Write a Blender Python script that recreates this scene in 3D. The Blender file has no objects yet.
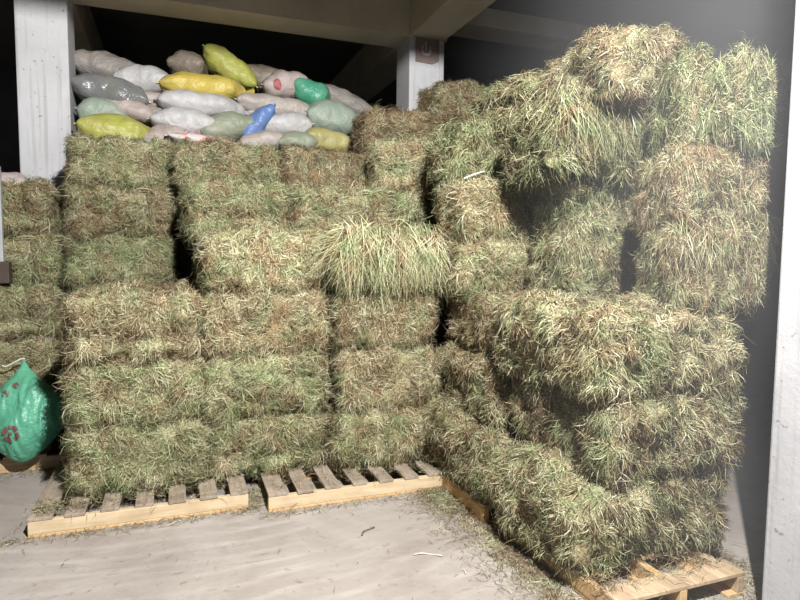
import bpy, bmesh, math, random
import numpy as np
from mathutils import Vector, Matrix, noise

C = bpy.context.scene.collection
R = math.radians
TH = R(20.5)                                   # the stacks and columns stand on one grid, turned against the camera
CT, ST = math.cos(TH), math.sin(TH)
OX, OY = -2.09, 3.22


def G(a, b, z=0.0):
    """grid metres (a along the stack fronts, b towards the back) -> world"""
    return Vector((OX + a * CT - b * ST, OY + a * ST + b * CT, z))


# ------------------------------------------------------------------ helpers
def mesh_from(name, verts, faces, smooth=False):
    me = bpy.data.meshes.new(name)
    me.from_pydata([tuple(v) for v in verts], [], faces)
    me.update()
    if smooth:
        me.polygons.foreach_set('use_smooth', [True] * len(me.polygons))
    return me


def link(name, me, mat=None, parent=None):
    o = bpy.data.objects.new(name, me)
    C.objects.link(o)
    if mat and me is not None and not me.materials:
        me.materials.append(mat)
    if parent:
        o.parent = parent
    return o


def tag(o, label=None, cat=None, group=None, kind=None):
    if label: o['label'] = label
    if cat: o['category'] = cat
    if group: o['group'] = group
    if kind: o['kind'] = kind
    return o


def empty(name, loc, rz=0.0):
    o = bpy.data.objects.new(name, None)
    C.objects.link(o)
    o.location = loc
    o.rotation_euler = (0, 0, rz)
    o.empty_display_size = 0.1
    return o


def box_bm(bm, lo, hi, bev=0.0, jit=0.0, rng=None):
    r = bmesh.ops.create_cube(bm, size=1.0)
    vs = r['verts']
    for v in vs:
        for i in range(3):
            t = v.co[i] + .5
            v.co[i] = lo[i] + (hi[i] - lo[i]) * t + (rng.uniform(-jit, jit) if rng else 0)
    if bev > 0:
        es = list({e for v in vs for e in v.link_edges})
        bmesh.ops.bevel(bm, geom=es, offset=bev, segments=2, profile=.5, affect='EDGES')


def box_mesh(name, lo, hi, bev=0.0, jit=0.0, rng=None):
    bm = bmesh.new()
    box_bm(bm, lo, hi, bev, jit, rng)
    me = bpy.data.meshes.new(name)
    bm.to_mesh(me)
    bm.free()
    return me


def tube(name, pts, rad, closed=False, sides=6):
    verts, faces = [], []
    n = len(pts)
    pts = [Vector(p) for p in pts]
    for i, p in enumerate(pts):
        a = pts[(i - 1) % n] if (closed or i > 0) else p
        b = pts[(i + 1) % n] if (closed or i < n - 1) else p
        t = (b - a).normalized()
        u = t.cross(Vector((0.31, .77, .55))).normalized()
        w = t.cross(u)
        r = rad(i / max(1, n - 1)) if callable(rad) else rad
        for k in range(sides):
            f = 2 * math.pi * k / sides
            verts.append(p + u * math.cos(f) * r + w * math.sin(f) * r)
    for i in range(n if closed else n - 1):
        j = (i + 1) % n
        for k in range(sides):
            l = (k + 1) % sides
            faces.append((i * sides + k, i * sides + l, j * sides + l, j * sides + k))
    if not closed:
        faces.append(tuple(range(sides))[::-1])
        faces.append(tuple((n - 1) * sides + k for k in range(sides)))
    return mesh_from(name, verts, faces, True)


# ------------------------------------------------------------------ materials
def new_mat(name):
    m = bpy.data.materials.new(name)
    m.use_nodes = True
    nt = m.node_tree
    b = nt.nodes['Principled BSDF']
    b.inputs['Specular IOR Level'].default_value = .25
    return m, nt, b


def ND(nt, kind, **kw):
    n = nt.nodes.new(kind)
    for k, v in kw.items():
        setattr(n, k, v)
    return n


def ramp(nt, stops):
    n = nt.nodes.new('ShaderNodeValToRGB')
    e = n.color_ramp.elements
    while len(e) < len(stops):
        e.new(.5)
    for el, (p, c) in zip(e, stops):
        el.position = p
        el.color = (c[0], c[1], c[2], 1)
    return n


def mth(nt, op, a, b=None, c=None, clamp=False):
    n = nt.nodes.new('ShaderNodeMath')
    n.operation = op
    n.use_clamp = clamp
    for i, x in enumerate((a, b, c)):
        if x is None:
            continue
        if isinstance(x, (int, float)):
            n.inputs[i].default_value = x
        else:
            nt.links.new(x, n.inputs[i])
    return n.outputs[0]


def mix(nt, fac, a, b, mode='MIX'):
    n = nt.nodes.new('ShaderNodeMix')
    n.data_type = 'RGBA'
    n.blend_type = mode
    for s, x in ((0, fac), (6, a), (7, b)):
        if isinstance(x, (int, float)):
            n.inputs[s].default_value = x
        elif isinstance(x, tuple):
            n.inputs[s].default_value = (*x, 1)
        else:
            nt.links.new(x, n.inputs[s])
    return n.outputs[2]


def nz(nt, vec, scale, detail=3, rough=.55, dist=0):
    n = nt.nodes.new('ShaderNodeTexNoise')
    n.inputs['Scale'].default_value = scale
    n.inputs['Detail'].default_value = detail
    n.inputs['Roughness'].default_value = rough
    n.inputs['Distortion'].default_value = dist
    if vec is not None:
        nt.links.new(vec, n.inputs['Vector'])
    return n.outputs['Fac']


def bump(nt, b, h, strength, dist=.01):
    n = nt.nodes.new('ShaderNodeBump')
    n.inputs['Strength'].default_value = strength
    n.inputs['Distance'].default_value = dist
    nt.links.new(h, n.inputs['Height'])
    nt.links.new(n.outputs[0], b.inputs['Normal'])


def mapped(nt, out='Object', scale=(1, 1, 1), rot=(0, 0, 0)):
    tc = nt.nodes.new('ShaderNodeTexCoord')
    mp = nt.nodes.new('ShaderNodeMapping')
    mp.inputs['Scale'].default_value = scale
    mp.inputs['Rotation'].default_value = rot
    nt.links.new(tc.outputs[out], mp.inputs['Vector'])
    return mp.outputs[0]


def hay_material(name, island):
    """Straw, green and brown stalks; obj.color = (greenness, brownness, tone) of each bale."""
    m, nt, b = new_mat(name)
    tc = nt.nodes.new('ShaderNodeTexCoord')
    oi = nt.nodes.new('ShaderNodeObjectInfo')
    off = nt.nodes.new('ShaderNodeVectorMath')
    off.operation = 'MULTIPLY_ADD'
    nt.links.new(oi.outputs['Random'], off.inputs[0])
    off.inputs[1].default_value = (37, 91, 53)
    nt.links.new(tc.outputs['Object'], off.inputs[2])
    vec = off.outputs[0]
    sep = nt.nodes.new('ShaderNodeSeparateColor')
    nt.links.new(oi.outputs['Color'], sep.inputs[0])
    if island:
        g = nt.nodes.new('ShaderNodeNewGeometry')
        rnd = g.outputs['Random Per Island']
    else:
        rnd = mth(nt, 'MULTIPLY_ADD', nz(nt, vec, 90, 3, .7), 2.4, -.7, True)
    straw = ramp(nt, [(0, (.11, .09, .05)), (.35, (.30, .27, .155)), (.7, (.45, .415, .265)), (1, (.78, .74, .55))])
    green = ramp(nt, [(0, (.05, .065, .03)), (.4, (.175, .205, .095)), (.75, (.31, .345, .18)), (1, (.60, .60, .40))])
    brown = ramp(nt, [(0, (.07, .047, .027)), (.4, (.21, .148, .08)), (.8, (.36, .265, .155)), (1, (.58, .49, .34))])
    for r_ in (straw, green, brown):
        nt.links.new(rnd, r_.inputs[0])
    wob = mth(nt, 'MULTIPLY_ADD', rnd, .5, -.25)
    n1 = mth(nt, 'MULTIPLY_ADD', nz(nt, vec, 5.5, 2), 3.9, -1.95)
    n2v = nt.nodes.new('ShaderNodeVectorMath')
    n2v.operation = 'ADD'
    nt.links.new(vec, n2v.inputs[0])
    n2v.inputs[1].default_value = (11, 5, 7)
    n2 = mth(nt, 'MULTIPLY_ADD', nz(nt, n2v.outputs[0], 6.5, 2), 4.0, -2.0)
    fg = mth(nt, 'ADD', mth(nt, 'ADD', sep.outputs[0], n1), wob, None, True)
    fb = mth(nt, 'SUBTRACT', mth(nt, 'ADD', sep.outputs[1], n2), wob, None, True)
    col = mix(nt, fg, straw.outputs[0], green.outputs[0])
    col = mix(nt, fb, col, brown.outputs[0])
    tone = nt.nodes.new('ShaderNodeCombineColor')
    for i in range(3):
        nt.links.new(sep.outputs[2], tone.inputs[i])
    col = mix(nt, 1.0, col, tone.outputs[0], 'MULTIPLY')
    nt.links.new(col, b.inputs['Base Color'])
    b.inputs['Roughness'].default_value = .8
    b.inputs['Specular IOR Level'].default_value = .12
    if island:
        tr = nt.nodes.new('ShaderNodeBsdfTranslucent')
        nt.links.new(col, tr.inputs[0])
        ms = nt.nodes.new('ShaderNodeMixShader')
        ms.inputs[0].default_value = .16
        nt.links.new(b.outputs[0], ms.inputs[1])
        nt.links.new(tr.outputs[0], ms.inputs[2])
        nt.links.new(ms.outputs[0], nt.nodes['Material Output'].inputs[0])
    else:
        bump(nt, b, nz(nt, vec, 60, 4, .7), 1.0, .02)
    return m


M = {}
M['stalks'] = hay_material('hay_stalks', True)
M['core'] = hay_material('hay_core', False)


def paint_material():
    m, nt, b = new_mat('white_painted_concrete')
    v = mapped(nt, 'Object')
    vs = mapped(nt, 'Object', (9, 9, .35))
    big = nz(nt, v, 2.2, 4)
    streak = nz(nt, vs, 3.0, 4, .6)
    spots = nz(nt, v, 26, 2, .5)
    sp = ramp(nt, [(.0, (.25, .23, .21)), (.27, (.30, .28, .26)), (.31, (1, 1, 1)), (1, (1, 1, 1))])
    nt.links.new(spots, sp.inputs[0])
    c = ramp(nt, [(.3, (.40, .40, .415)), (.7, (.49, .49, .505))])
    nt.links.new(big, c.inputs[0])
    c2 = ramp(nt, [(.32, (.80, .79, .77)), (.48, (1, 1, 1))])
    nt.links.new(streak, c2.inputs[0])
    col = mix(nt, 1, c.outputs[0], c2.outputs[0], 'MULTIPLY')
    col = mix(nt, .6, col, sp.outputs[0], 'MULTIPLY')
    nt.links.new(col, b.inputs['Base Color'])
    b.inputs['Roughness'].default_value = .65
    bump(nt, b, nz(nt, v, 30, 4), .25, .01)
    return m


def concrete_material(name, lo, hi, scale=2.0):
    m, nt, b = new_mat(name)
    v = mapped(nt, 'Object')
    c = ramp(nt, [(.3, lo), (.7, hi)])
    nt.links.new(nz(nt, v, scale, 6, .6), c.inputs[0])
    nt.links.new(c.outputs[0], b.inputs['Base Color'])
    b.inputs['Roughness'].default_value = .9
    bump(nt, b, nz(nt, v, 25, 5), .3, .01)
    return m


def floor_material():
    m, nt, b = new_mat('dusty_concrete_floor')
    tc = nt.nodes.new('ShaderNodeTexCoord')
    v = tc.outputs['Object']
    mott = ramp(nt, [(.25, (.21, .178, .155)), (.5, (.28, .248, .222)), (.78, (.35, .32, .292))])
    nt.links.new(nz(nt, v, 1.6, 7, .62, .6), mott.inputs[0])
    # sweeping drag marks: rings round a point far off, warped
    mp = nt.nodes.new('ShaderNodeMapping')
    mp.inputs['Location'].default_value = (-.9, -3.1, 0)
    nt.links.new(v, mp.inputs['Vector'])
    wv = nt.nodes.new('ShaderNodeTexWave')
    wv.wave_type = 'RINGS'
    wv.rings_direction = 'Z'
    wv.inputs['Scale'].default_value = 2.1
    wv.inputs['Distortion'].default_value = 3.5
    wv.inputs['Detail'].default_value = 3
    wv.inputs['Detail Scale'].default_value = .7
    nt.links.new(mp.outputs[0], wv.inputs['Vector'])
    msk = ramp(nt, [(.62, (0, 0, 0)), (.97, (1, 1, 1))])
    nt.links.new(wv.outputs['Fac'], msk.inputs[0])
    st = mapped(nt, 'Object', (1.3, 5, 1), (0, 0, R(20)))
    sm = ramp(nt, [(.5, (0, 0, 0)), (.75, (1, 1, 1))])
    nt.links.new(nz(nt, st, 1.5, 7, .68, 1.2), sm.inputs[0])
    patch = ramp(nt, [(.42, (0, 0, 0)), (.62, (1, 1, 1))])
    nt.links.new(nz(nt, v, 1.1, 2), patch.inputs[0])
    f = mth(nt, 'MULTIPLY', mix_val(nt, msk.outputs[0], sm.outputs[0]), mth(nt, 'MULTIPLY_ADD', patch.outputs[0], .42, .10))
    col = mix(nt, f, mott.outputs[0], (.50, .47, .435))
    dk = ramp(nt, [(.0, (.45, .42, .38)), (.33, (.55, .52, .48)), (.40, (1, 1, 1))])
    nt.links.new(nz(nt, v, 14, 5, .7), dk.inputs[0])
    col = mix(nt, .6, col, dk.outputs[0], 'MULTIPLY')
    nt.links.new(col, b.inputs['Base Color'])
    b.inputs['Roughness'].default_value = .92
    h = mth(nt, 'ADD', nz(nt, v, 22, 6, .65), mth(nt, 'MULTIPLY', msk.outputs[0], .08))
    bump(nt, b, h, .35, .012)
    return m


def mix_val(nt, a, b):
    return mth(nt, 'ADD', mth(nt, 'MULTIPLY', a, .3), mth(nt, 'MULTIPLY', b, .7))


def wood_material(name, lo, hi, along=(3, 40, 40), dirt=.35):
    m, nt, b = new_mat(name)
    oi = nt.nodes.new('ShaderNodeObjectInfo')
    tc = nt.nodes.new('ShaderNodeTexCoord')
    off = nt.nodes.new('ShaderNodeVectorMath')
    off.operation = 'MULTIPLY_ADD'
    nt.links.new(oi.outputs['Random'], off.inputs[0])
    off.inputs[1].default_value = (3, 17, 9)
    nt.links.new(tc.outputs['Object'], off.inputs[2])
    mp = nt.nodes.new('ShaderNodeMapping')
    mp.inputs['Scale'].default_value = along
    nt.links.new(off.outputs[0], mp.inputs['Vector'])
    c = ramp(nt, [(.3, lo), (.7, hi)])
    nt.links.new(nz(nt, mp.outputs[0], 1.0, 5, .6, .3), c.inputs[0])
    d = ramp(nt, [(.35, (.45, .40, .34)), (.6, (1, 1, 1))])
    nt.links.new(nz(nt, off.outputs[0], 7, 4), d.inputs[0])
    col = mix(nt, dirt, c.outputs[0], d.outputs[0], 'MULTIPLY')
    nt.links.new(col, b.inputs['Base Color'])
    b.inputs['Roughness'].default_value = .75
    bump(nt, b, nz(nt, mp.outputs[0], 1.2, 4), .3, .004)
    return m


def sack_material(name, col, dirt=(.30, .25, .19), rough=.5, dirty=.5, marks=None):
    """woven plastic: fine weave bump, dust, creases; marks = printed patches"""
    m, nt, b = new_mat(name)
    v = mapped(nt, 'Object')
    oi = nt.nodes.new('ShaderNodeObjectInfo')
    off = nt.nodes.new('ShaderNodeVectorMath')
    off.operation = 'MULTIPLY_ADD'
    nt.links.new(oi.outputs['Random'], off.inputs[0])
    off.inputs[1].default_value = (13, 7, 29)
    nt.links.new(v, off.inputs[2])
    d = ramp(nt, [(.42, (0, 0, 0)), (.75, (1, 1, 1))])
    nt.links.new(nz(nt, off.outputs[0], 5, 5, .6), d.inputs[0])
    c = mix(nt, mth(nt, 'MULTIPLY', d.outputs[0], dirty), col, dirt)
    if marks:
        mk = ramp(nt, [(.55, (0, 0, 0)), (.60, (1, 1, 1))])
        nt.links.new(nz(nt, off.outputs[0], 9, 1, .4, 1.2), mk.inputs[0])
        c = mix(nt, mth(nt, 'MULTIPLY', mk.outputs[0], .85), c, marks)
    nt.links.new(c, b.inputs['Base Color'])
    b.inputs['Roughness'].default_value = rough
    b.inputs['Specular IOR Level'].default_value = .4
    h = mth(nt, 'ADD', mth(nt, 'MULTIPLY', nz(nt, off.outputs[0], 9, 3, .5, 1.5), 1.0), mth(nt, 'MULTIPLY', nz(nt, off.outputs[0], 40, 2), .15))
    bump(nt, b, h, .55, .03)
    return m


def plain(name, col, rough=.7):
    m, nt, b = new_mat(name)
    v = mapped(nt, 'Object')
    c = ramp(nt, [(.3, tuple(x * .8 for x in col)), (.7, col)])
    nt.links.new(nz(nt, v, 12, 4), c.inputs[0])
    nt.links.new(c.outputs[0], b.inputs['Base Color'])
    b.inputs['Roughness'].default_value = rough
    return m


M['paint'] = paint_material()
M['concrete'] = concrete_material('bare_concrete', (.46, .40, .29), (.62, .55, .42))
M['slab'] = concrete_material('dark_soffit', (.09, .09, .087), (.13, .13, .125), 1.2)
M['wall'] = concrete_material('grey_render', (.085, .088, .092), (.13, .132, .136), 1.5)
M['floor'] = floor_material()
M['pine'] = wood_material('raw_pine', (.46, .35, .215), (.60, .48, .325), (3, 30, 30), .25)
M['deck'] = wood_material('weathered_deck', (.24, .195, .15), (.38, .315, .25), (40, 3, 40), .45)
M['deckx'] = wood_material('worn_pine_deck', (.36, .26, .165), (.55, .42, .28), (3, 40, 40), .5)
M['block'] = wood_material('orange_pine', (.46, .29, .118), (.62, .43, .24), (3, 30, 30), .2)
M['twine'] = plain('twine', (.62, .58, .48))

# ------------------------------------------------------------------ hay bales
BL, BD, BH = .80, .45, .40                     # a plain bale: length, depth, height


def core_point(p, seed, rad=.085, amp=1.0):
    """box surface point (unit cube coords) -> lumpy, string-bound bale surface"""
    h = Vector((BL / 2, BD / 2, BH / 2))
    q = Vector((p[0] * h[0], p[1] * h[1], p[2] * h[2]))
    inn = Vector([max(-(h[i] - rad), min(h[i] - rad, q[i])) for i in range(3)])
    d = q - inn
    n = d.normalized() if d.length > 1e-9 else Vector((0, 0, 1))
    base = inn + n * rad
    s = Vector((seed * 7.3, seed * 3.1, seed * 5.7))
    k = noise.noise(base * 4.5 + s) * .045 + noise.noise(base * 13 + s) * .028
    g = sum(math.exp(-((base.x - x) / .030) ** 2) for x in (-.2, .2))
    bulge = .018 * (1 - (2 * base.x / BL) ** 2)
    return base + n * (k * amp + bulge - .026 * g - .006)


def core_mesh(seed, amp):
    nx, ny, nz_ = 34, 19, 17
    vid, verts, faces = {}, [], []

    def vert(i, j, k):
        key = (i, j, k)
        if key not in vid:
            vid[key] = len(verts)
            verts.append(core_point((2 * i / nx - 1, 2 * j / ny - 1, 2 * k / nz_ - 1), seed, amp=amp))
        return vid[key]
    for i in range(nx):
        for j in range(ny):
            faces.append((vert(i, j, nz_), vert(i + 1, j, nz_), vert(i + 1, j + 1, nz_), vert(i, j + 1, nz_)))
            faces.append((vert(i, j, 0), vert(i, j + 1, 0), vert(i + 1, j + 1, 0), vert(i + 1, j, 0)))
    for i in range(nx):
        for k in range(nz_):
            faces.append((vert(i, 0, k), vert(i + 1, 0, k), vert(i + 1, 0, k + 1), vert(i, 0, k + 1)))
            faces.append((vert(i, ny, k), vert(i, ny, k + 1), vert(i + 1, ny, k + 1), vert(i + 1, ny, k)))
    for j in range(ny):
        for k in range(nz_):
            faces.append((vert(0, j, k), vert(0, j, k + 1), vert(0, j + 1, k + 1), vert(0, j + 1, k)))
            faces.append((vert(nx, j, k), vert(nx, j + 1, k), vert(nx, j + 1, k + 1), vert(nx, j, k + 1)))
    return verts, faces


def blades(base, nrm, tan, L, W, lift, out, bend, droop, rg, sink=.008, roll=.5):
    """numpy arrays -> ribbon verts (n,8,3) and faces"""
    n = len(base)
    side = np.cross(nrm, tan)
    P = []
    for s in (0.0, .33, .67, 1.0):
        p = base - nrm * sink + tan * (L * s)[:, None]
        p = p + nrm * (lift * 4 * s * (1 - s) + out * s * s)[:, None]
        p = p + side * (bend * L * s * s)[:, None]
        p = p + np.array((0, 0, -1.0)) * (droop * L * s * s)[:, None]
        P.append(p)
    P = np.stack(P, 1)
    mixn = nrm * rg.uniform(-roll, roll, n)[:, None] + side
    mixn /= np.linalg.norm(mixn, axis=1)[:, None]
    wid = np.array((.75, 1.0, .8, .25))
    V = np.empty((n, 4, 2, 3))
    for k in range(4):
        off = mixn * (W * .5 * wid[k])[:, None]
        V[:, k, 0] = P[:, k] - off
        V[:, k, 1] = P[:, k] + off
    return V.reshape(n, 8, 3)


def blade_mesh(name, V):
    n = len(V)
    quad = np.array([[0, 1, 3, 2], [2, 3, 5, 4], [4, 5, 7, 6]])
    F = (np.arange(n)[:, None, None] * 8 + quad[None]).reshape(-1, 4)
    me = bpy.data.meshes.new(name)
    me.vertices.add(n * 8)
    me.vertices.foreach_set('co', V.reshape(-1).astype(np.float32))
    me.loops.add(len(F) * 4)
    me.loops.foreach_set('vertex_index', F.reshape(-1).astype(np.int32))
    me.polygons.add(len(F))
    me.polygons.foreach_set('loop_start', np.arange(len(F), dtype=np.int32) * 4)
    me.polygons.foreach_set('loop_total', np.full(len(F), 4, dtype=np.int32))
    me.update(calc_edges=True)
    me.polygons.foreach_set('use_smooth', [True] * len(F))
    me.materials.append(M['stalks'])
    return me


def sample_surface(verts, faces, n, rg):
    v = np.array([tuple(x) for x in verts])
    f = np.array(faces)
    t = np.concatenate([f[:, [0, 1, 2]], f[:, [0, 2, 3]]])
    a, b, c = v[t[:, 0]], v[t[:, 1]], v[t[:, 2]]
    cr = np.cross(b - a, c - a)
    ar = np.linalg.norm(cr, axis=1)
    idx = rg.choice(len(t), n, p=ar / ar.sum())
    u, w = rg.random(n), rg.random(n)
    fl = u + w > 1
    u[fl], w[fl] = 1 - u[fl], 1 - w[fl]
    base = a[idx] + (b - a)[idx] * u[:, None] + (c - a)[idx] * w[:, None]
    nrm = cr[idx] / (ar[idx][:, None] + 1e-12)
    return base, nrm


def straw_coat(verts, faces, style, seed):
    rg = np.random.default_rng(seed)
    n = {'fine': 27000, 'shaggy': 24000, 'hang': 29000}[style]
    base, nrm = sample_surface(verts, faces, n, rg)
    # the coat is matted into tufts with bare pits between them
    sp = Vector((seed * 2.3, seed * 9.1, 4.0))
    dens = np.array([noise.noise(Vector(p) * 15 + sp) + .7 * noise.noise(Vector(p) * 34 + sp) for p in base])
    keep = dens > rg.uniform(-.75, .45, n)
    base, nrm, dens = base[keep], nrm[keep], dens[keep]
    n = len(base)
    rv = rg.normal(size=(n, 3))
    if style == 'hang':
        rv = rv * .75 + np.array((0, 0, -.9))
    # neighbouring stalks lie in loose swaths
    sw = np.array([tuple(noise.noise_vector(Vector(p) * 7.0 + Vector((seed, 0, seed)))) for p in base])
    rv = rv * .8 + sw * {'fine': 2.4, 'shaggy': 2.8, 'hang': 2.2}[style]
    tan = rv - nrm * (rv * nrm).sum(1)[:, None]
    tan /= np.linalg.norm(tan, axis=1)[:, None] + 1e-9
    U = rg.uniform
    if style == 'fine':
        L, W = U(.025, .10, n), U(.0021, .0046, n)
        lift, out = U(0, .014, n) + np.clip(dens, 0, .6) * .05, U(-.012, .036, n)
        bend, dr = U(-1.1, 1.1, n), U(0, .35, n)
    elif style == 'shaggy':
        L, W = U(.03, .095, n), U(.0026, .006, n)
        lift, out = U(0, .022, n) + np.clip(dens, 0, .5) * .05, U(-.01, .045, n)
        bend, dr = U(-1.1, 1.1, n), U(.0, .6, n)
    else:
        L, W = U(.022, .075, n), U(.002, .0046, n)
        lift, out = U(0, .018, n) + np.clip(dens, 0, .6) * .05, U(-.012, .04, n)
        bend, dr = U(-.9, .9, n), U(.0, .5, n)
    # a few long strays
    st = rg.random(n) < .02
    L[st] *= 1.5
    out[st] += .025
    return blades(base, nrm, tan, L, W, lift, out, bend, dr, rg)


VAR = {}
for key, style, amp in (('fine0', 'fine', 1), ('fine1', 'fine', 1.2), ('fine2', 'fine', .8), ('fine3', 'fine', 1.4),
                        ('shag0', 'shaggy', 1.7), ('shag1', 'shaggy', 2.0), ('shag2', 'shaggy', 1.4),
                        ('hang0', 'hang', 1.3), ('hang1', 'hang', 1.6), ('hang2', 'hang', 1.1)):
    sd = len(VAR) + 3
    vv, ff = core_mesh(sd, amp)
    cm = mesh_from('pressed_hay', vv, ff, True)
    cm.materials.append(M['core'])
    sm = blade_mesh('loose_stalks', straw_coat(vv, ff, style, sd))
    tw = []
    for x in (-.2, .2):
        loop = []
        for t in range(44):
            f = 2 * math.pi * t / 44
            cy, sz = math.cos(f), math.sin(f)
            k = max(abs(cy), abs(sz))
            loop.append(core_point((x / (BL / 2), cy / k, sz / k), sd, amp=amp) + Vector((0, cy, sz)) * .002)
        me = tube('twine', loop, .0022, True, 5)
        me.materials.append(M['twine'])
        tw.append(me)
    VAR[key] = (cm, sm, tw)


def fringe_mesh(seed, n, x0, x1, Lr, y=-.2, z=.17, spread=.05):
    """combed-down hay hanging over the front of a bale"""
    rg = np.random.default_rng(seed)
    bx = rg.uniform(x0, x1, n)
    base = np.stack([bx, y + rg.normal(0, .03, n), z + rg.normal(0, spread, n)], 1)
    nrm = np.tile(np.array((0, -.8, .6)), (n, 1)) + rg.normal(0, .15, (n, 3))
    nrm /= np.linalg.norm(nrm, axis=1)[:, None]
    rv = np.tile(np.array((0, -.55, -.55)), (n, 1)) + rg.normal(0, .35, (n, 3)) + 1.1 * np.array([tuple(noise.noise_vector(Vector(p) * 8.0 + Vector((seed, 3, seed)))) for p in base])
    tan = rv - nrm * (rv * nrm).sum(1)[:, None]
    tan /= np.linalg.norm(tan, axis=1)[:, None]
    L = rg.uniform(Lr[0], Lr[1], n)
    return blade_mesh('hanging_hay', blades(base, nrm, tan, L, rg.uniform(.002, .0052, n), rg.uniform(.0, .03, n), rg.uniform(-.02, .03, n),
                                            rg.uniform(-1.0, 1.0, n), rg.uniform(.2, .8, n), rg))


def bale(a, b, z, label, group, var='fine0', tint=(.5, .3, 1.0), size=(BL, BD, BH), yaw=0.0, flip=0, fringe=None, world=None, pitch=0.0, roll=0.0):
    """a, b: grid position of the front corner nearest the grid origin (or world = x, y of the centre)"""
    ex, ey = size[0] / 2, size[1] / 2
    turned = abs(yaw) > 45
    if world is None:
        c = G(a + (ey if turned else ex), b + (ex if turned else ey), z)
        rz = TH + R(yaw)
    else:
        c = Vector((world[0], world[1], z))
        rz = R(yaw)
    jr = random.Random(label)
    c = c + Vector((jr.uniform(-.012, .012), jr.uniform(-.02, .02), 0))
    rz += R(jr.uniform(-2.2, 2.2))
    root = empty('hay_bale', c, rz + (math.pi if flip else 0))
    root.rotation_euler = (R(roll), R(pitch), rz + (math.pi if flip else 0))
    tag(root, label, 'hay bale', group)
    cm, sm, tw = VAR[var]
    s = (size[0] / BL, size[1] / BD, size[2] / BH)
    kids = [link('pressed_hay', cm, None, root), link('loose_stalks', sm, None, root)]
    kids[1]['kind'] = 'stuff'
    for t in tw:
        kids.append(link('twine', t, None, root))
    if fringe:
        f = link('hanging_hay', fringe, None, root)
        f['kind'] = 'stuff'
        kids.append(f)
    for k in kids:
        k.location = (0, 0, size[2] / 2)
        k.scale = s
        k.color = (tint[0], tint[1], tint[2], 1)
        if k.name.startswith('hanging_hay') and flip:
            k.rotation_euler = (0, 0, math.pi)
    return root


Z = [.118 + .407 * i - .020 * max(0, i - 3) for i in range(9)]

# --- the wide low stack on the two pallets in front
g1 = 'bales of the wide low stack on the two front pallets'
bale(.20, .22, Z[0], 'grass-green tinged hay bale at the bottom front corner beside the green bag', g1, 'fine0', (.62, .12, .98))
bale(1.00, .23, Z[0], 'bottom hay bale in the middle of the low front stack, behind the gap between pallets', g1, 'fine1', (.5, .22, .98))
bale(1.84, .12, Z[0], 'bottom hay bale standing alone on the slats of the second front pallet', g1, 'hang2', (.42, .30, .98), (.78, BD, BH), 0, 1)
bale(.20, .22, Z[1], 'second-layer hay bale, greenish, above the corner bale near the green bag', g1, 'fine2', (.5, .22, 1.0), flip=1)
bale(.98, .21, Z[1], 'second-layer hay bale in the middle of the low front stack, pale green patches', g1, 'fine3', (.55, .22, 1.0))
bale(1.88, .16, Z[1], 'second-layer brownish hay bale to the right of the black slit', g1, 'fine0', (.22, .42, .98), (.72, BD, BH), flip=1)
bale(.19, .20, Z[2], 'top-layer brownish straw bale at the left end of the low front stack', g1, 'fine1', (.2, .45, 1.0), (.79, BD, BH))
bale(1.00, .22, Z[2], 'brown hay bale in the top layer, middle of the low front stack, under pale bales', g1, 'fine0', (.22, .45, 1.0), flip=1)
bale(1.87, .20, Z[2], 'brownish top-layer bale of the low front stack under the drooping green bale', g1, 'fine2', (.25, .5, .95), (.73, BD, BH))
for i, (lz, lb) in enumerate((('bottom', .70), ('second', .70), ('top', .69))):
    bale(.22, lb, Z[i], lz + ' hay bale in the rear row, behind the left end of the low front stack', g1, 'fine%d' % (3 - i), (.25, .4, 1.0), flip=i % 2)

# --- two courses on top of it
g2 = 'upper bales behind the low front stack'
bale(1.00, .26, Z[3], 'pale straw and green bale lying on the low stack left of the drooping one', g2, 'fine2', (.38, .25, 1.12))
bale(1.83, .17, Z[3], 'bale with green combed hay drooping over its front, above the black slit', g2, 'shag2', (.62, .18, 1.12), (.78, .47, BH), 0,
     0, fringe_mesh(5, 3400, -.36, .38, (.09, .26)))
bale(.90, .88, Z[4], 'green hay bale one step up, its end facing the dark gap on its left', g2, 'fine1', (.62, .2, .98), (.77, BD, BH))
bale(1.67, .89, Z[4], 'yellowish green hay bale one step up, right of the green one by the dark gap', g2, 'fine3', (.42, .25, 1.0), flip=1)
bale(2.47, .92, Z[4], 'dark green shaggy bale squeezed in the recess behind the two square tan bales', g2, 'shag2', (.75, .1, .9), (.74, BD, BH))
bale(.86, 1.25, Z[5], 'mixed brown and green bale just below the sack with red print', g2, 'fine0', (.45, .35, .9), (BL, BD, .355), flip=1)
bale(1.67, 1.25, Z[5], 'reddish brown hay bale below the olive sack, left of the pale rounded bale', g2, 'hang2', (.25, .72, .85), (.74, BD, .355))
bale(0, 0, Z[5], 'pale rounded light-green bale lying beneath the loose brown bale, mid-height', g2, 'fine1', (.45, .3, 1.08), (.86, .46, .42), 4, world=(.17, 5.20))
bale(2.46, 1.42, Z[6], 'brown dry bale before the far white column, with sacks on its left', g2, 'fine3', (.1, .85, .82), (.86, .46, .40), -6)
bale(3.08, 1.40, Z[7] - .05, 'brown domed bale on top, covering the lower corner of the far white column', g2, 'fine2', (.3, .6, .92), (.74, .46, .36), 5, pitch=0, roll=0)

bale(1.0, .73, Z[3], 'shaded dark green bale whose end faces the black gap, under the green one step up', g2, 'shag2', (.75, .2, .9), flip=1)

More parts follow.
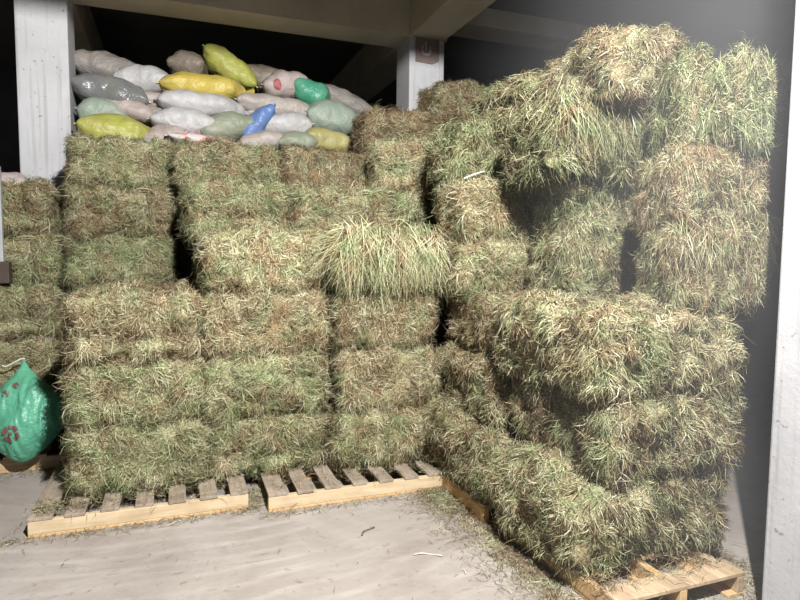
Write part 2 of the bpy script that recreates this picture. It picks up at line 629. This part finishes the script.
# --- the stack by the left column
g3 = 'bales of the stack below the white column near the sacks'
row = [('bottom', 'fine2', (.35, .4, .9)), ('second', 'fine0', (.45, .3, .92)), ('third', 'fine1', (.45, .3, .95)),
       ('fourth', 'fine3', (.7, .15, .95)), ('fifth', 'fine1', (.4, .5, .86))]
for i, (nm, vr, tn) in enumerate(row):
    extra = {0: 'on the pallet behind the green bag', 1: 'just behind the green bag', 2: 'right above the green bag',
             3: 'all green, next to topmost', 4: 'right under the white column foot'}[i]
    bale(-.84, 1.46 + (.13 if i > 2 else 0), Z[i], nm + ' hay bale, edge stack, ' + extra, g3, vr, tn, flip=i % 2)
for i, (nm, vr, tn) in enumerate(row):
    extra = {0: 'low beside the dark gap', 1: 'next to the dark gap by the green bag', 2: 'beside the low front stack',
             3: 'greenish, touching the black gap', 4: 'brownish, topmost, left of the gap'}[i]
    t2 = (tn[0] + .05, tn[1] - .05, tn[2])
    bale(0.02, 1.46 + (.03 if i > 2 else .05), Z[i], nm + ' hay bale beside the edge stack, ' + extra, g3, ('fine3', 'fine1', 'fine2', 'fine0', 'fine3')[i], t2, (.77, BD, BH), flip=(i + 1) % 2)
bale(.06, 1.50, Z[5], 'hay bale with a vivid green patch, under the yellow-green sack beside the white column', g3, 'fine0', (.6, .25, .95), (.78, BD, .365))

# --- the long stack on the right; tones lowered to offset lamp falloff
g4 = 'bales of the long three-layer stack in front of the tall pile'
sz = (.88, .46, BH)
bale(2.50, -.66, Z[0], 'bottom bale along the floor edge, its inner end by the second front pallet', g4, 'hang0', (.35, .5, 0.86), (.92, .46, BH), 90)
bale(2.53, -1.53, Z[0], 'bottom front corner bale spilling over the edge of the pallet', g4, 'hang1', (.5, .3, 0.90), (.9, .48, BH), 90)
bale(3.02, -1.52, Z[0], 'bottom bale end beside the dark gap, above the open pallet corner', g4, 'hang2', (.4, .4, 0.87), (.9, .46, BH), 90)
bale(2.98, -.64, Z[0], 'rear bottom bale of the long stack, behind the bale end above the open pallet', g4, 'fine0', (.4, .3, 0.93), sz, 90)
bale(2.64, -.62, Z[1], 'second-layer bale with a straw-covered top, set back above the inner floor-edge bale', g4, 'hang1', (.38, .45, 0.86), (.9, .46, BH), 90, 1)
bale(2.70, -1.53, Z[1], 'second-layer dark-sided corner bale with a green front tuft', g4, 'hang0', (.55, .45, 0.79), (.9, .44, BH), 90, 1)  # low tone paints in shade below the overhanging bale
bale(3.08, -1.53, Z[1], 'middle bale end at the dark gap, dry straw colour', g4, 'hang2', (.35, .35, 0.89), (.9, .45, BH), 90, 1)
bale(3.06, -.62, Z[1], 'rear middle bale of the long stack, behind the dry straw-coloured bale end', g4, 'fine1', (.4, .3, 0.93), sz, 90)
bale(2.70, -.60, Z[2], 'top-layer brown bale of the long stack, rear half, under the square tan bales', g4, 'hang2', (.2, .75, 0.86), (.88, .45, BH), 90)
bale(2.60, -1.55, Z[2], 'top-layer yellow-green bale end at the front corner, brown dark side', g4, 'hang0', (.5, .35, 0.93), (.92, .46, BH), 90)
bale(3.05, -1.55, Z[2], 'pale top-layer bale end of the long stack, against the dark gap', g4, 'hang1', (.32, .3, 0.95), (.92, .45, BH), 90, 1)
bale(3.08, -.60, Z[2], 'rear top-layer bale behind the pale bale end by the dark gap', g4, 'fine2', (.3, .4, 0.93), sz, 90)

# --- the tall pile on top of it; most tones lowered to offset lamp falloff
g5 = 'bales of the tall shaggy pile'
bale(2.62, -.12, Z[3], 'lower of the two square-faced tan bales, left side of the tall pile', g5, 'fine3', (.4, .3, 1.0), (.76, .44, BH))
bale(2.61, -.12, Z[4], 'upper square-faced tan bale with a pale stick lying on top', g5, 'fine2', (.3, .35, 1.02), (.78, .44, BH), flip=1)
bale(3.12, -.62, Z[3], 'lower shaded green bale in the recess between tan bales and orange-tinged bale', g5, 'hang0', (.6, .2, 0.88), (.78, .46, BH), 0, 1)  # low tone on both recess bales adds to the shade there
bale(3.12, -.60, Z[4], 'upper shaded green bale in the recess, beneath the overhanging leafy bale', g5, 'hang1', (.65, .15, 0.88), (.76, .46, .42))
bale(2.64, .04, Z[5], 'shaggy dark green bale just above the stick-topped tan bale', g5, 'shag0', (.85, .05, 0.86), (.76, .46, .42), 4)
bale(2.82, -.78, Z[5] - .02, 'leafy green bale jutting out over the shaded recess, pale bent leaves in front', g5, 'shag1', (.8, .2, 0.86), (.80, .48, .41), 0, 1,
     fringe_mesh(9, 2600, -.38, .34, (.08, .2)))
bale(3.05, -1.06, Z[6] + .0, 'brownish shaggy bale at the very top, its tan end standing highest of all', g5, 'hang1', (.35, .5, 0.84), (.72, .46, .36), 90)
bale(2.96, -.33, Z[6] - .07, 'sloping green-topped bale trailing back from the highest bale', g5, 'shag2', (.7, .15, 0.91), (.8, .48, .34), 90)
bale(0, 0, Z[3] + .01, 'orange-brown tinged bale, lowest of three stacked beside the white post', g5, 'hang1', (.42, .42, 0.89), (.52, .42, .42), 3, 0,
     fringe_mesh(12, 1500, -.38, .40, (.05, .13)), (1.60, 3.23))
bale(0, 0, Z[4] + .03, 'yellow-brown bale, middle one of three stacked beside the white post', g5, 'hang0', (.35, .55, 0.87), (.49, .42, .37), 6, 1,
     None, (1.59, 3.24))
bale(0, 0, Z[5] + .04, 'fluffy pale-green leafy bale, uppermost of three stacked beside the white post', g5, 'shag1', (.95, .05, 0.88), (.46, .42, .45), -4, 0,
     None, (1.625, 3.25))

# ------------------------------------------------------------------ pallets
def pallet(loc, rz, lx, ly, label, deck_n, deck_mat, front_mat, deck_w=.10, skip=()):
    rg = random.Random(int(lx * 1000 + loc[0] * 77))
    root = empty('wooden_pallet', loc, rz)
    tag(root, label, 'pallet', 'wooden pallets under the bales')
    for i, y in enumerate((0, ly / 2 - .02, ly - .04)):
        link('stringer', box_mesh('stringer', (0, y, .018), (lx, y + .042, .095), .004), front_mat if i == 0 else M['block'], root)
    for y in (0.0, ly / 2 - .05, ly - .1):
        link('bottom_board', box_mesh('bottom_board', (0.0, y, 0), (lx, y + .1, .018), .003), M['block'], root)
    for i in range(deck_n):
        if i in skip:
            continue
        w = deck_w * rg.uniform(.9, 1.12) * (1.25 if i == 0 else 1)
        x = (lx - w) * i / (deck_n - 1)
        o = link('deck_board', box_mesh('deck_board', (x, -.003 + rg.uniform(-.004, .006), .095), (x + w, ly + rg.uniform(-.01, .01), .115), .003), deck_mat, root)
    return root


pallet(G(.03, .0), TH, 1.20, 1.0, 'pale pine pallet lying under the low stack beside the green bag', 7, M['deck'], M['pine'])
pallet(G(1.34, -.10), TH, 1.18, 1.0, 'pallet with a bright knotless front rail and dark gaps between slats, mid floor', 7, M['deck'], M['pine'])
pallet(G(3.33, -1.76), TH + R(90), 1.05, .74, 'worn pallet poking out at the corner by the white post', 8, M['deckx'], M['deckx'], .09, (1,))
pallet(G(3.36, -.68), TH + R(90), 1.06, .84, 'dusty pallet mostly buried under the inner end of the long stack', 7, M['deckx'], M['deckx'])
pallet(G(-1.06, 1.20), TH, 1.15, 1.0, 'dusty pallet peeking out beneath the bulging green bag', 7, M['deckx'], M['deckx'])

# ------------------------------------------------------------------ sacks
def sack_pt(u, f, L, D, T, n, sq, neck, seed):
    g = max(0.0, 1 - abs(u) ** n) ** .5
    gy = .78 + .22 * g
    if neck and u > .55:
        t = (u - .55) / .45
        gy *= 1 - .78 * t ** 1.2
    cy, sz_ = math.cos(f), math.sin(f)
    y = math.copysign(abs(cy) ** sq, cy) * D / 2 * gy
    z = math.copysign(abs(sz_) ** sq, sz_) * T / 2 * max(g, .035 if not neck or u < .9 else .12)
    p = Vector((u * L / 2, y, z))
    s = Vector((seed * 3.7, seed * 1.3, 0))
    k = noise.noise(p * 5 + s) * .032 + noise.noise(p * 13 + s) * .016 + noise.noise(Vector((p.x * 4, p.y * 24, p.z * 24)) + s) * .03 * abs(u) ** 2
    nrm = Vector((0, cy, sz_))
    return p + nrm * k * (g * .8 + .2)


def sack(a, b, z, L, T, label, mat, D=.43, yaw=0.0, tilt=0.0, n=2.6, sq=.85, neck=False, hem=True, seed=1, fwd=0.0, loc=None):
    L, T = L * 1.10, T * 1.18
    z -= .065
    n = min(n, 3.2)
    verts, faces = [], []
    NU, NF = 40, 32
    for i in range(NU + 1):
        u = -1 + 2 * i / NU
        u = math.sin(u * math.pi / 2) * .5 + u * .5
        for k in range(NF):
            verts.append(sack_pt(u, 2 * math.pi * k / NF, L, D, T, n, sq, neck, seed))
    for i in range(NU):
        for k in range(NF):
            l = (k + 1) % NF
            faces.append((i * NF + k, i * NF + l, (i + 1) * NF + l, (i + 1) * NF + k))
    faces.append(tuple(range(NF))[::-1])
    faces.append(tuple(NU * NF + k for k in range(NF)))
    me = mesh_from('sack', verts, faces, True)
    o = link('sack', me, mat)
    o.location = loc if loc is not None else G(a, b, z)
    m = Matrix.Rotation(TH + R(yaw), 3, 'Z') @ Matrix.Rotation(R(tilt), 3, 'Y') @ Matrix.Rotation(R(fwd), 3, 'X')
    o.rotation_euler = m.to_euler()
    tag(o, label, 'sack', 'filled sacks piled between the two white columns')
    rg = random.Random(seed)
    if neck:
        # gathered mouth: a fan of pleats beyond the tie, and the tie itself
        vs, fs = [], []
        for i in range(6):
            t = i / 5
            for k in range(20):
                f = 2 * math.pi * k / 20
                r = .028 + .05 * t * (1 + .35 * math.sin(5 * f + seed))
                vs.append(Vector((L / 2 - .01 + .085 * t, math.cos(f) * r, math.sin(f) * r * .6 + .01 * math.sin(3 * f) * t)))
        for i in range(5):
            for k in range(20):
                l = (k + 1) % 20
                fs.append((i * 20 + k, i * 20 + l, (i + 1) * 20 + l, (i + 1) * 20 + k))
        nk = link('tied_neck', mesh_from('tied_neck', vs, fs, True), mat, o)
        pts = [(L / 2 - .005, math.cos(2 * math.pi * k / 14) * .033, math.sin(2 * math.pi * k / 14) * .024) for k in range(14)]
        link('tie', tube('tie', pts, .005, True), M['twine'], nk)
    if hem:
        for s in ((-1,) if neck else (-1, 1)):
            vs, fs = [], []
            wv = D * .36
            for i in range(13):
                y = -wv + 2 * wv * i / 12
                dz = .006 * math.sin(i * 1.3 + seed)
                for x, t in ((0, .005), (.030, .003)):
                    vs += [Vector((s * (L / 2 - .008 + x), y, dz * (1 + x * 40) + t)), Vector((s * (L / 2 - .008 + x), y, dz * (1 + x * 40) - t))]
            for i in range(12):
                q = i * 4
                fs += [(q, q + 4, q + 6, q + 2), (q + 1, q + 3, q + 7, q + 5), (q + 2, q + 6, q + 7, q + 3), (q, q + 1, q + 5, q + 4)]
            fs += [(0, 2, 3, 1), (48, 49, 51, 50)]
            link('stitched_hem', mesh_from('stitched_hem', vs, fs), mat, o)
    return o


S = {
    'white': sack_material('white_sack', (.40, .395, .40), dirty=.35),
    'beige': sack_material('beige_sack', (.34, .30, .275), dirty=.45),
    'pink': sack_material('pinkish_sack', (.36, .30, .285), dirty=.5),
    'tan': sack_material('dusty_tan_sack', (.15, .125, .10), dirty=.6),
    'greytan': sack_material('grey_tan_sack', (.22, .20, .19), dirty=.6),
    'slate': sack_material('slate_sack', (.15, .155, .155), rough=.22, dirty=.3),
    'yellow': sack_material('yellow_sack', (.46, .36, .07), dirty=.35, rough=.45),
    'olivey': sack_material('yellow_green_sack', (.33, .33, .07), dirty=.3, rough=.45),
    'green': sack_material('teal_green_sack', (.06, .27, .17), dirty=.2, rough=.35),
    'pale': sack_material('pale_green_sack', (.23, .285, .235), dirty=.35),
    'sage': sack_material('sage_sack', (.20, .23, .165), dirty=.4),
    'blue': sack_material('blue_sack', (.10, .18, .40), dirty=.15, rough=.4),
    'olive': sack_material('olive_yellow_sack', (.30, .27, .10), dirty=.5),
    'red': sack_material('red_printed_sack', (.50, .465, .455), dirty=.2, marks=(.62, .12, .10)),
}
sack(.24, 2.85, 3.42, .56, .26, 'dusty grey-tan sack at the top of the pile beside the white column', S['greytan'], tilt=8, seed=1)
sack(.57, 2.70, 3.29, .48, .23, 'white sack on top between the dusty tan one and the yellow ones', S['white'], tilt=-3, n=5, seed=2)
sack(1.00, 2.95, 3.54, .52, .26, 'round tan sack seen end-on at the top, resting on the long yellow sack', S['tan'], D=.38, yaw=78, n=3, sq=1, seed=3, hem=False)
sack(1.40, 2.85, 3.56, .56, .24, 'bright yellow sack propped up with its corner pointing to the ceiling', S['olivey'], D=.36, tilt=35, seed=4, n=2.4, yaw=-4)
sack(1.12, 2.62, 3.27, .74, .22, 'long yellow sack with a tied neck lying across the pile', S['yellow'], tilt=-1, neck=True, seed=5)
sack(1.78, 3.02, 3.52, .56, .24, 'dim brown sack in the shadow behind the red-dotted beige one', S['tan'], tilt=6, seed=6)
dot = sack(1.93, 2.72, 3.40, .44, .26, 'beige sack with a red dot printed near its end', S['pink'], tilt=-9, seed=7, n=2.6)
sack(2.20, 2.68, 3.33, .40, .25, 'teal-green sack with a white tie hanging from its neck', S['green'], tilt=24, neck=True, seed=8, n=2.6)
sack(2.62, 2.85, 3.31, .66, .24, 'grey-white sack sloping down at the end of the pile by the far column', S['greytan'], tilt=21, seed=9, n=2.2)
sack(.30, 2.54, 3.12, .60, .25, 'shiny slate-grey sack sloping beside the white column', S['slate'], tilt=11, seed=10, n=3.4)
sack(.63, 2.62, 3.08, .40, .15, 'small crumpled off-white sack right of the slate-grey one', S['beige'], tilt=-6, seed=11, n=5)
sack(1.10, 2.48, 3.06, .74, .20, 'long white sack with a gathered end under the yellow one', S['white'], tilt=2, neck=True, seed=12, n=4)
sack(1.82, 2.58, 3.13, .74, .21, 'long beige sack above the blue one', S['beige'], tilt=4, seed=13, n=2.6)
sack(2.37, 2.52, 3.06, .50, .29, 'pale mint-green sack at the end of the pile beside brown bales', S['pale'], tilt=6, seed=14, n=4)
sack(.24, 2.50, 2.89, .38, .28, 'pale green sack half hidden by the white column above the yellow-green one', S['pale'], tilt=10, seed=15)
sack(.46, 2.52, 2.96, .40, .19, 'pinkish sack behind the yellow-green one', S['pink'], tilt=14, seed=16)
sack(.66, 2.58, 2.93, .36, .17, 'tan-pink sack wedged between the pinkish and the pointed white sack', S['beige'], tilt=-8, seed=17)
sack(.93, 2.38, 2.87, .54, .23, 'white sack tapering to a point over the red-printed one', S['white'], tilt=1, seed=18, n=2.1)
sack(1.33, 2.38, 2.85, .50, .25, 'sage-green sack in the middle of the pile, left of the blue one', S['sage'], tilt=-12, seed=19, n=2.3)
sack(1.60, 2.33, 2.91, .42, .15, 'blue sack standing tilted in the middle of the pile', S['blue'], D=.34, tilt=-50, seed=20, n=3)
sack(1.88, 2.42, 2.92, .46, .22, 'white crinkled sack to the right of the blue one', S['white'], tilt=-6, seed=21, n=4.5)
sack(.36, 2.28, 2.73, .56, .27, 'bright yellow-green sack with a gathered neck at the lower corner by the column', S['olivey'], tilt=5, neck=True, seed=22, n=2.4)
sack(.75, 2.32, 2.71, .34, .20, 'crumpled white sack mouth beside the yellow-green sack neck', S['pink'], tilt=-12, seed=27, n=3)
sack(1.13, 2.18, 2.66, .64, .14, 'flat white sack printed with red swirls, lying on the hay', S['red'], tilt=7, seed=23, n=2.4)
sack(1.62, 2.28, 2.72, .40, .17, 'light grey sack low in the pile under the blue one', S['beige'], tilt=-10, seed=24)
sack(1.95, 2.24, 2.73, .36, .18, 'dusty sage sack low in the pile, next to the olive one', S['sage'], tilt=-4, seed=25)
sack(2.28, 2.26, 2.77, .48, .22, 'olive-yellow sack with an orange stain at the lower end of the pile', S['olive'], tilt=6, seed=26)
o = sack(-.35, 1.72, 2.20, .20, .10, 'small whitish bag end lying left of the white column on the hay', S['pink'], D=.2, seed=28, hem=False)
o['group'] = 'small bag on the bales'


# printed red dot on the beige sack
def decal(name, fn, inside, u0, u1, v0, v1, nu, nv, mat, parent):
    vs, fs, ids = [], [], {}

    def vid(i, j):
        if (i, j) not in ids:
            ids[(i, j)] = len(vs)
            vs.append(fn(u0 + (u1 - u0) * i / nu, v0 + (v1 - v0) * j / nv))
        return ids[(i, j)]
    for i in range(nu):
        for j in range(nv):
            if inside((i + .5) / nu * 2 - 1, (j + .5) / nv * 2 - 1):
                fs.append((vid(i, j), vid(i + 1, j), vid(i + 1, j + 1), vid(i, j + 1)))
    return link(name, mesh_from(name, vs, fs, True), mat, parent)


M['maroon'] = plain('maroon_print', (.30, .07, .08), .5)
M['darkred'] = plain('dull_red_print', (.17, .085, .075), .5)


def dot_fn(u, f):
    p = sack_pt(u, f, 0.44 * 1.10, .43, .26 * 1.18, 2.6, .85, False, 7)
    return p + Vector((0, math.cos(f), math.sin(f))) * .004


decal('red_dot', dot_fn, lambda x, y: x * x + y * y < 1, -.62, -.28, R(180 - 12), R(180 + 24), 12, 12, M['maroon'], dot)


# ------------------------------------------------------------------ the green bag on the floor pallet
def bag_pt(u, v, side=1):
    """square plastic bag lying bulged; (u, v) in [-1, 1]^2, corner (1, 1) drawn out to a tip"""
    W, T = .575, .32
    e = (max(0, 1 - abs(u) ** 2.6) * max(0, 1 - abs(v) ** 2.6)) ** .55
    tip = max(0, (u + v) / 2) ** 4
    rnd = 1 - .22 * (abs(u * v) ** 2) * (1 - tip)
    x, y = u * W / 2 * rnd + .015 * tip, v * W / 2 * rnd + .02 * tip
    x *= 1 - .06 * (1 - v * v)
    y *= 1 - .06 * (1 - u * u)
    q = Vector((x, y, 0))
    w = noise.noise(Vector((x * 4, y * 9, 1.7 * side))) * .035 + noise.noise(Vector(((x + y) * 5, (x - y) * 26, side))) * .016
    return Vector((x, y, side * (T / 2 * e * (1 - .55 * tip)) + w * min(1, e * 2)))


N = 46
vs, fs = [], []
for side in (1, -1):
    o0 = len(vs)
    for i in range(N + 1):
        for j in range(N + 1):
            vs.append(bag_pt(-1 + 2 * i / N, -1 + 2 * j / N, side))
    for i in range(N):
        for j in range(N):
            q = (o0 + i * (N + 1) + j, o0 + (i + 1) * (N + 1) + j, o0 + (i + 1) * (N + 1) + j + 1, o0 + i * (N + 1) + j + 1)
            fs.append(q if side > 0 else q[::-1])
S['bag'] = sack_material('shiny_green_bag', (.085, .31, .20), (.10, .30, .18), rough=.4, dirty=.35)
bag = empty('feed_bag', (0, 0, 0))
tag(bag, 'shiny green plastic bag with maroon print slumped on a pallet against the bales', 'bag')
bb = link('bag_body', mesh_from('bag_body', vs, fs, True), S['bag'], bag)
bc = G(-.215, 1.17, .405)
bag.location = bc
mrot = Matrix.Rotation(R(6), 3, 'Z') @ Matrix.Rotation(R(72), 3, 'X') @ Matrix.Rotation(R(51), 3, 'Z')
bag.rotation_euler = mrot.to_euler()
off = lambda u, v: bag_pt(u, v) + Vector((0, 0, .009))


def emblem(x, y):
    r = math.hypot(x, y)
    an = math.atan2(y, x)
    return (.42 + .08 * math.sin(3 * an) < r < .92 + .08 * math.cos(5 * an) and math.sin(4 * an + .6) > -.8) or (r < .17)


decal('maroon_emblem', off, emblem, -.56, -.10, -.52, -.06, 30, 30, M['darkred'], bb)
rg = random.Random(4)
for k in range(5):
    u = .56 - k * .27
    ph = rg.uniform(0, 60)
    decal('maroon_print', off,
          lambda x, y, ph=ph: x * x + y * y < .9 and noise.noise(Vector((x * 1.9 + ph, y * 1.9, ph))) > -.08,
          u - .085, u + .085, .48, .70, 12, 16, M['darkred'], bb)
pts = [bag_pt(1, 1) + Vector((-.02 * t + .02 * math.sin(t), -.01 + .012 * t, .002 * t)) for t in range(8)]
link('tie_string', tube('tie_string', pts, .006), M['twine'], bag)

# ------------------------------------------------------------------ small loose things
st = link('stick', tube('stick', [(-.075, 0, 0), (0, .004, .012), (.085, 0, .018)], .006), plain('pale_stick', (.72, .66, .55)))
st.location = G(2.72, -.09, Z[5] + .015)
st.rotation_euler = (0, R(-14), TH)
tag(st, 'pale stick lying on top of the square tan bale', 'stick')
pk = empty('plank', G(-.44, 1.47, Z[3] + .02), TH)
tag(pk, 'narrow grey plank standing on a dark block at the edge of the bales', 'plank')
link('board', box_mesh('board', (-.10, -.02, .16), (.075, .02, .86), .003), plain('grey_board', (.34, .345, .35)), pk)
link('dark_block', box_mesh('dark_block', (-.10, -.05, .0), (.115, .05, .16), .008), plain('dark_wood', (.06, .045, .035)), pk)

for i, (pa, pb, rz, ln, lab) in enumerate(((2.06, -.92, -22, .15, 'pale curved stalk lying on the bare floor in front of the pallets'),
                                           (1.84, -.55, 40, .12, 'dark little sprig on the floor before the second front pallet'))):
    sk = link('straw_stalk', tube('straw_stalk', [(t * ln / 8 - ln / 2, .018 * math.sin(t * .45), .006 + .003 * math.sin(t)) for t in range(9)], .0035 if i == 0 else .005),
              plain('stalk_%d' % i, ((.62, .57, .46), (.14, .11, .08))[i]))
    sk.location = G(pa, pb, 0)
    sk.rotation_euler = (0, 0, TH + R(rz))
    tag(sk, lab, 'stalk')

# worn notice on the far column
nv = [(-.135, 0, .34), (.135, 0, .34), (.135, 0, -.02), (.055, 0, -.06), (-.135, 0, -.05)]
bm = bmesh.new()
f = bm.faces.new([bm.verts.new(v) for v in nv])
r = bmesh.ops.extrude_face_region(bm, geom=[f])
for e in r['geom']:
    if isinstance(e, bmesh.types.BMVert):
        e.co.y -= .006
bmesh.ops.recalc_face_normals(bm, faces=bm.faces)
me = bpy.data.meshes.new('notice')
bm.to_mesh(me)
bm.free()
nt_ = empty('notice', G(3.37, 2.284, 3.68), TH)
tag(nt_, 'worn reddish-brown notice high on the far white column', 'notice')
pn = link('panel', me, plain('faded_red_panel', (.22, .165, .15)), nt_)
pale = plain('pale_mark', (.40, .37, .36))
for x0, x1, z0, z1 in ((-.07, -.05, .02, .118), (.02, .04, .02, .118), (-.07, .04, .02, .04), (-.03, -.01, .07, .16)):
    link('pale_mark', box_mesh('pale_mark', (x0, -.010, z0), (x1, -.004, z1)), pale, pn)

# ------------------------------------------------------------------ loose straw on the floor and pallets
def scatter(name, spots, seed, label):
    rg = np.random.default_rng(seed)
    B_ = []
    for (a0, b0, a1, b1, wd, n, z) in spots:
        t = rg.random(n)
        off_ = rg.normal(0, 1, n) * wd
        a = a0 + (a1 - a0) * t
        b = b0 + (b1 - b0) * t
        ln = math.hypot(a1 - a0, b1 - b0) + 1e-6
        px, py = -(b1 - b0) / ln, (a1 - a0) / ln
        a, b = a + off_ * px, b + off_ * py
        x = OX + a * CT - b * ST
        y = OY + a * ST + b * CT
        B_.append(np.stack([x, y, z + np.abs(rg.normal(0, .006, n))], 1))
    base = np.concatenate(B_)
    n = len(base)
    nrm = np.tile(np.array((0, 0, 1.0)), (n, 1))
    an = rg.uniform(0, 2 * np.pi, n)
    tan = np.stack([np.cos(an), np.sin(an), rg.normal(0, .12, n)], 1)
    tan /= np.linalg.norm(tan, axis=1)[:, None]
    V = blades(base, nrm, tan, rg.uniform(.012, .075, n), rg.uniform(.0016, .0038, n), rg.uniform(0, .012, n), np.zeros(n), rg.uniform(-.7, .7, n), np.zeros(n), rg, sink=-.003, roll=.4)
    V[:, :, 2] = np.maximum(V[:, :, 2], .002)
    o = link(name, blade_mesh(name, V))
    o.color = (.3, .6, .9, 1)
    tag(o, label, 'straw', None, 'stuff')
    return o


scatter('loose_straw', [
    (-.1, -.04, 1.25, -.04, .03, 500, .002), (1.3, -.15, 2.55, -.16, .03, 450, .002), (1.24, -.05, 1.30, .3, .04, 500, .004),
    (0, .1, 1.2, .1, .06, 350, .118), (1.35, .02, 2.5, .02, .06, 260, .118), (.05, .12, .3, .12, .05, 300, .117),
    (2.48, .2, 2.48, -1.9, .05, 3200, .002), (2.36, .1, 2.40, -1.8, .10, 1500, .002), (2.62, -1.62, 3.3, -1.62, .06, 330, .117),
    (2.6, -1.80, 3.35, -1.80, .04, 300, .002), (2.45, -.1, 2.45, -.5, .08, 900, .004), (3.45, -1.9, 3.5, -1.3, .07, 900, .002), (2.62, -1.7, 2.62, -1.5, .03, 150, .117),
    (-.9, 1.14, .1, 1.14, .05, 400, .002), (-1, .2, 2, -1.2, .5, 90, .002), (.12, .2, .15, 1.1, .05, 500, .004),
], 21, 'loose straw strewn on the floor around the pallets')


# ------------------------------------------------------------------ the building
def struct(name, lo, hi, mat, bev=0.0):
    """axis-aligned in the grid frame: (a, b, z) extents"""
    o = link(name, box_mesh(name, lo, hi, bev), mat)
    o.location = (OX, OY, 0)
    o.rotation_euler = (0, 0, TH)
    tag(o, kind='structure')
    return o


A0, A1, B0, B1 = -6.0, 9.0, -7.5, 7.0
struct('floor', (A0, B0, -.2), (A1, B1, 0), M['floor'])
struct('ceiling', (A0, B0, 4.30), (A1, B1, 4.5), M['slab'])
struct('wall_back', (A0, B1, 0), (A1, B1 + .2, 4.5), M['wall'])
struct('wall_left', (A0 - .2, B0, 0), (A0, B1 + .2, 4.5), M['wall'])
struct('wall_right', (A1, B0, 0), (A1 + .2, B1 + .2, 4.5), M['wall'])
for (a, b) in ((-.41, 2.29), (3.17, 2.29), (3.20, -2.345)):
    struct('column', (a, b, 0), (a + .4, b + .4, 3.9), M['paint'], .012)
for b in (2.29, -2.345):
    struct('beam', (A0, b, 3.88), (3.6, b + .4, 4.30), M['concrete'], .006)
    struct('beam', (3.6, b, 4.10), (A1, b + .4, 4.30), M['concrete'], .006)
for a in (-.41, 3.17):
    struct('beam', (a, 2.69, 3.88), (a + .4, B1, 4.30), M['concrete'], .006)
    struct('beam', (a, -1.945, 3.88), (a + .4, 2.29, 4.30), M['concrete'], .006)
# added hidden blocks under sacks and rear bales, dark so the gap reads black
struct('added_platform', (1.80, .76, 0), (3.2, 1.40, 1.70), M['slab'])
struct('added_platform', (1.05, 1.41, 0), (3.2, 1.74, 2.10), M['slab'])
struct('added_platform', (.02, 2.02, 0), (3.1, 3.4, 2.555), M['slab'])
struct('added_platform', (1.05, 1.745, 0), (3.2, 2.015, 2.48), M['slab'])

# dust hanging in the air over the long stack
m = bpy.data.materials.new('dust_in_the_air')
m.use_nodes = True
nt = m.node_tree
nt.nodes.remove(nt.nodes['Principled BSDF'])
vol = nt.nodes.new('ShaderNodeVolumeScatter')
vol.inputs['Color'].default_value = (.95, .96, 1, 1)
vol.inputs['Anisotropy'].default_value = .0
tc = nt.nodes.new('ShaderNodeTexCoord')
mr = nt.nodes.new('ShaderNodeMapRange')
mr.interpolation_type = 'SMOOTHSTEP'
sx = nt.nodes.new('ShaderNodeSeparateXYZ')
nt.links.new(tc.outputs['Object'], sx.inputs[0])
nt.links.new(sx.outputs[0], mr.inputs[0])
mr.inputs[1].default_value = 0
mr.inputs[2].default_value = 1.6
cl = mth(nt, 'MULTIPLY_ADD', nz(nt, tc.outputs['Object'], .9, 2, .5, .4), 1.6, -.3, True)
den = mth(nt, 'MULTIPLY', mth(nt, 'MULTIPLY', mr.outputs[0], cl), .125)
nt.links.new(den, vol.inputs['Density'])
nt.links.new(vol.outputs[0], nt.nodes['Material Output'].inputs['Volume'])
hz = link('dust_haze', box_mesh('dust_haze', (0, 0, 0), (4.2, 5.5, 3.9)), m)
hz.location = (.3, 1.2, .02)
tag(hz, 'thin grey dust haze hanging over the tall pile', 'haze', None, 'stuff')

# ------------------------------------------------------------------ light
def lamp(a, b, z, target, power, size, col, spread=180):
    l = bpy.data.lights.new('floodlight', 'AREA')
    l.shape = 'DISK'
    l.size = size
    l.energy = power
    l.color = col
    l.spread = R(spread)
    o = bpy.data.objects.new('floodlight', l)
    C.objects.link(o)
    o.location = G(a, b, z)
    d = Vector(target) - o.location
    o.rotation_euler = d.to_track_quat('-Z', 'Y').to_euler()
    return o


lamp(1.54, -3.52, 3.935, (-.7, 4.2, 1.0), 610, .06, (1.0, .985, .96))
w = bpy.data.worlds.new('night_air')
bpy.context.scene.world = w
w.use_nodes = True
bg = w.node_tree.nodes['Background']
bg.inputs[0].default_value = (.85, .93, 1.0, 1)
bg.inputs[1].default_value = .19

# ------------------------------------------------------------------ camera
cam = bpy.data.cameras.new('camera')
cam.sensor_width = 36
cam.lens = 27.0
cam.clip_start = .05
co = bpy.data.objects.new('camera', cam)
C.objects.link(co)
co.matrix_world = Matrix.Translation((0, 0, 1.6)) @ Matrix.Rotation(R(85.65), 4, 'X') @ Matrix.Rotation(.009, 4, 'Z')
sc = bpy.context.scene
sc.camera = co
sc.view_settings.view_transform = 'Standard'
sc.view_settings.look = 'None'
sc.view_settings.exposure = 0.1
sc.view_settings.gamma = 1.0
sc.view_settings.use_curve_mapping = False
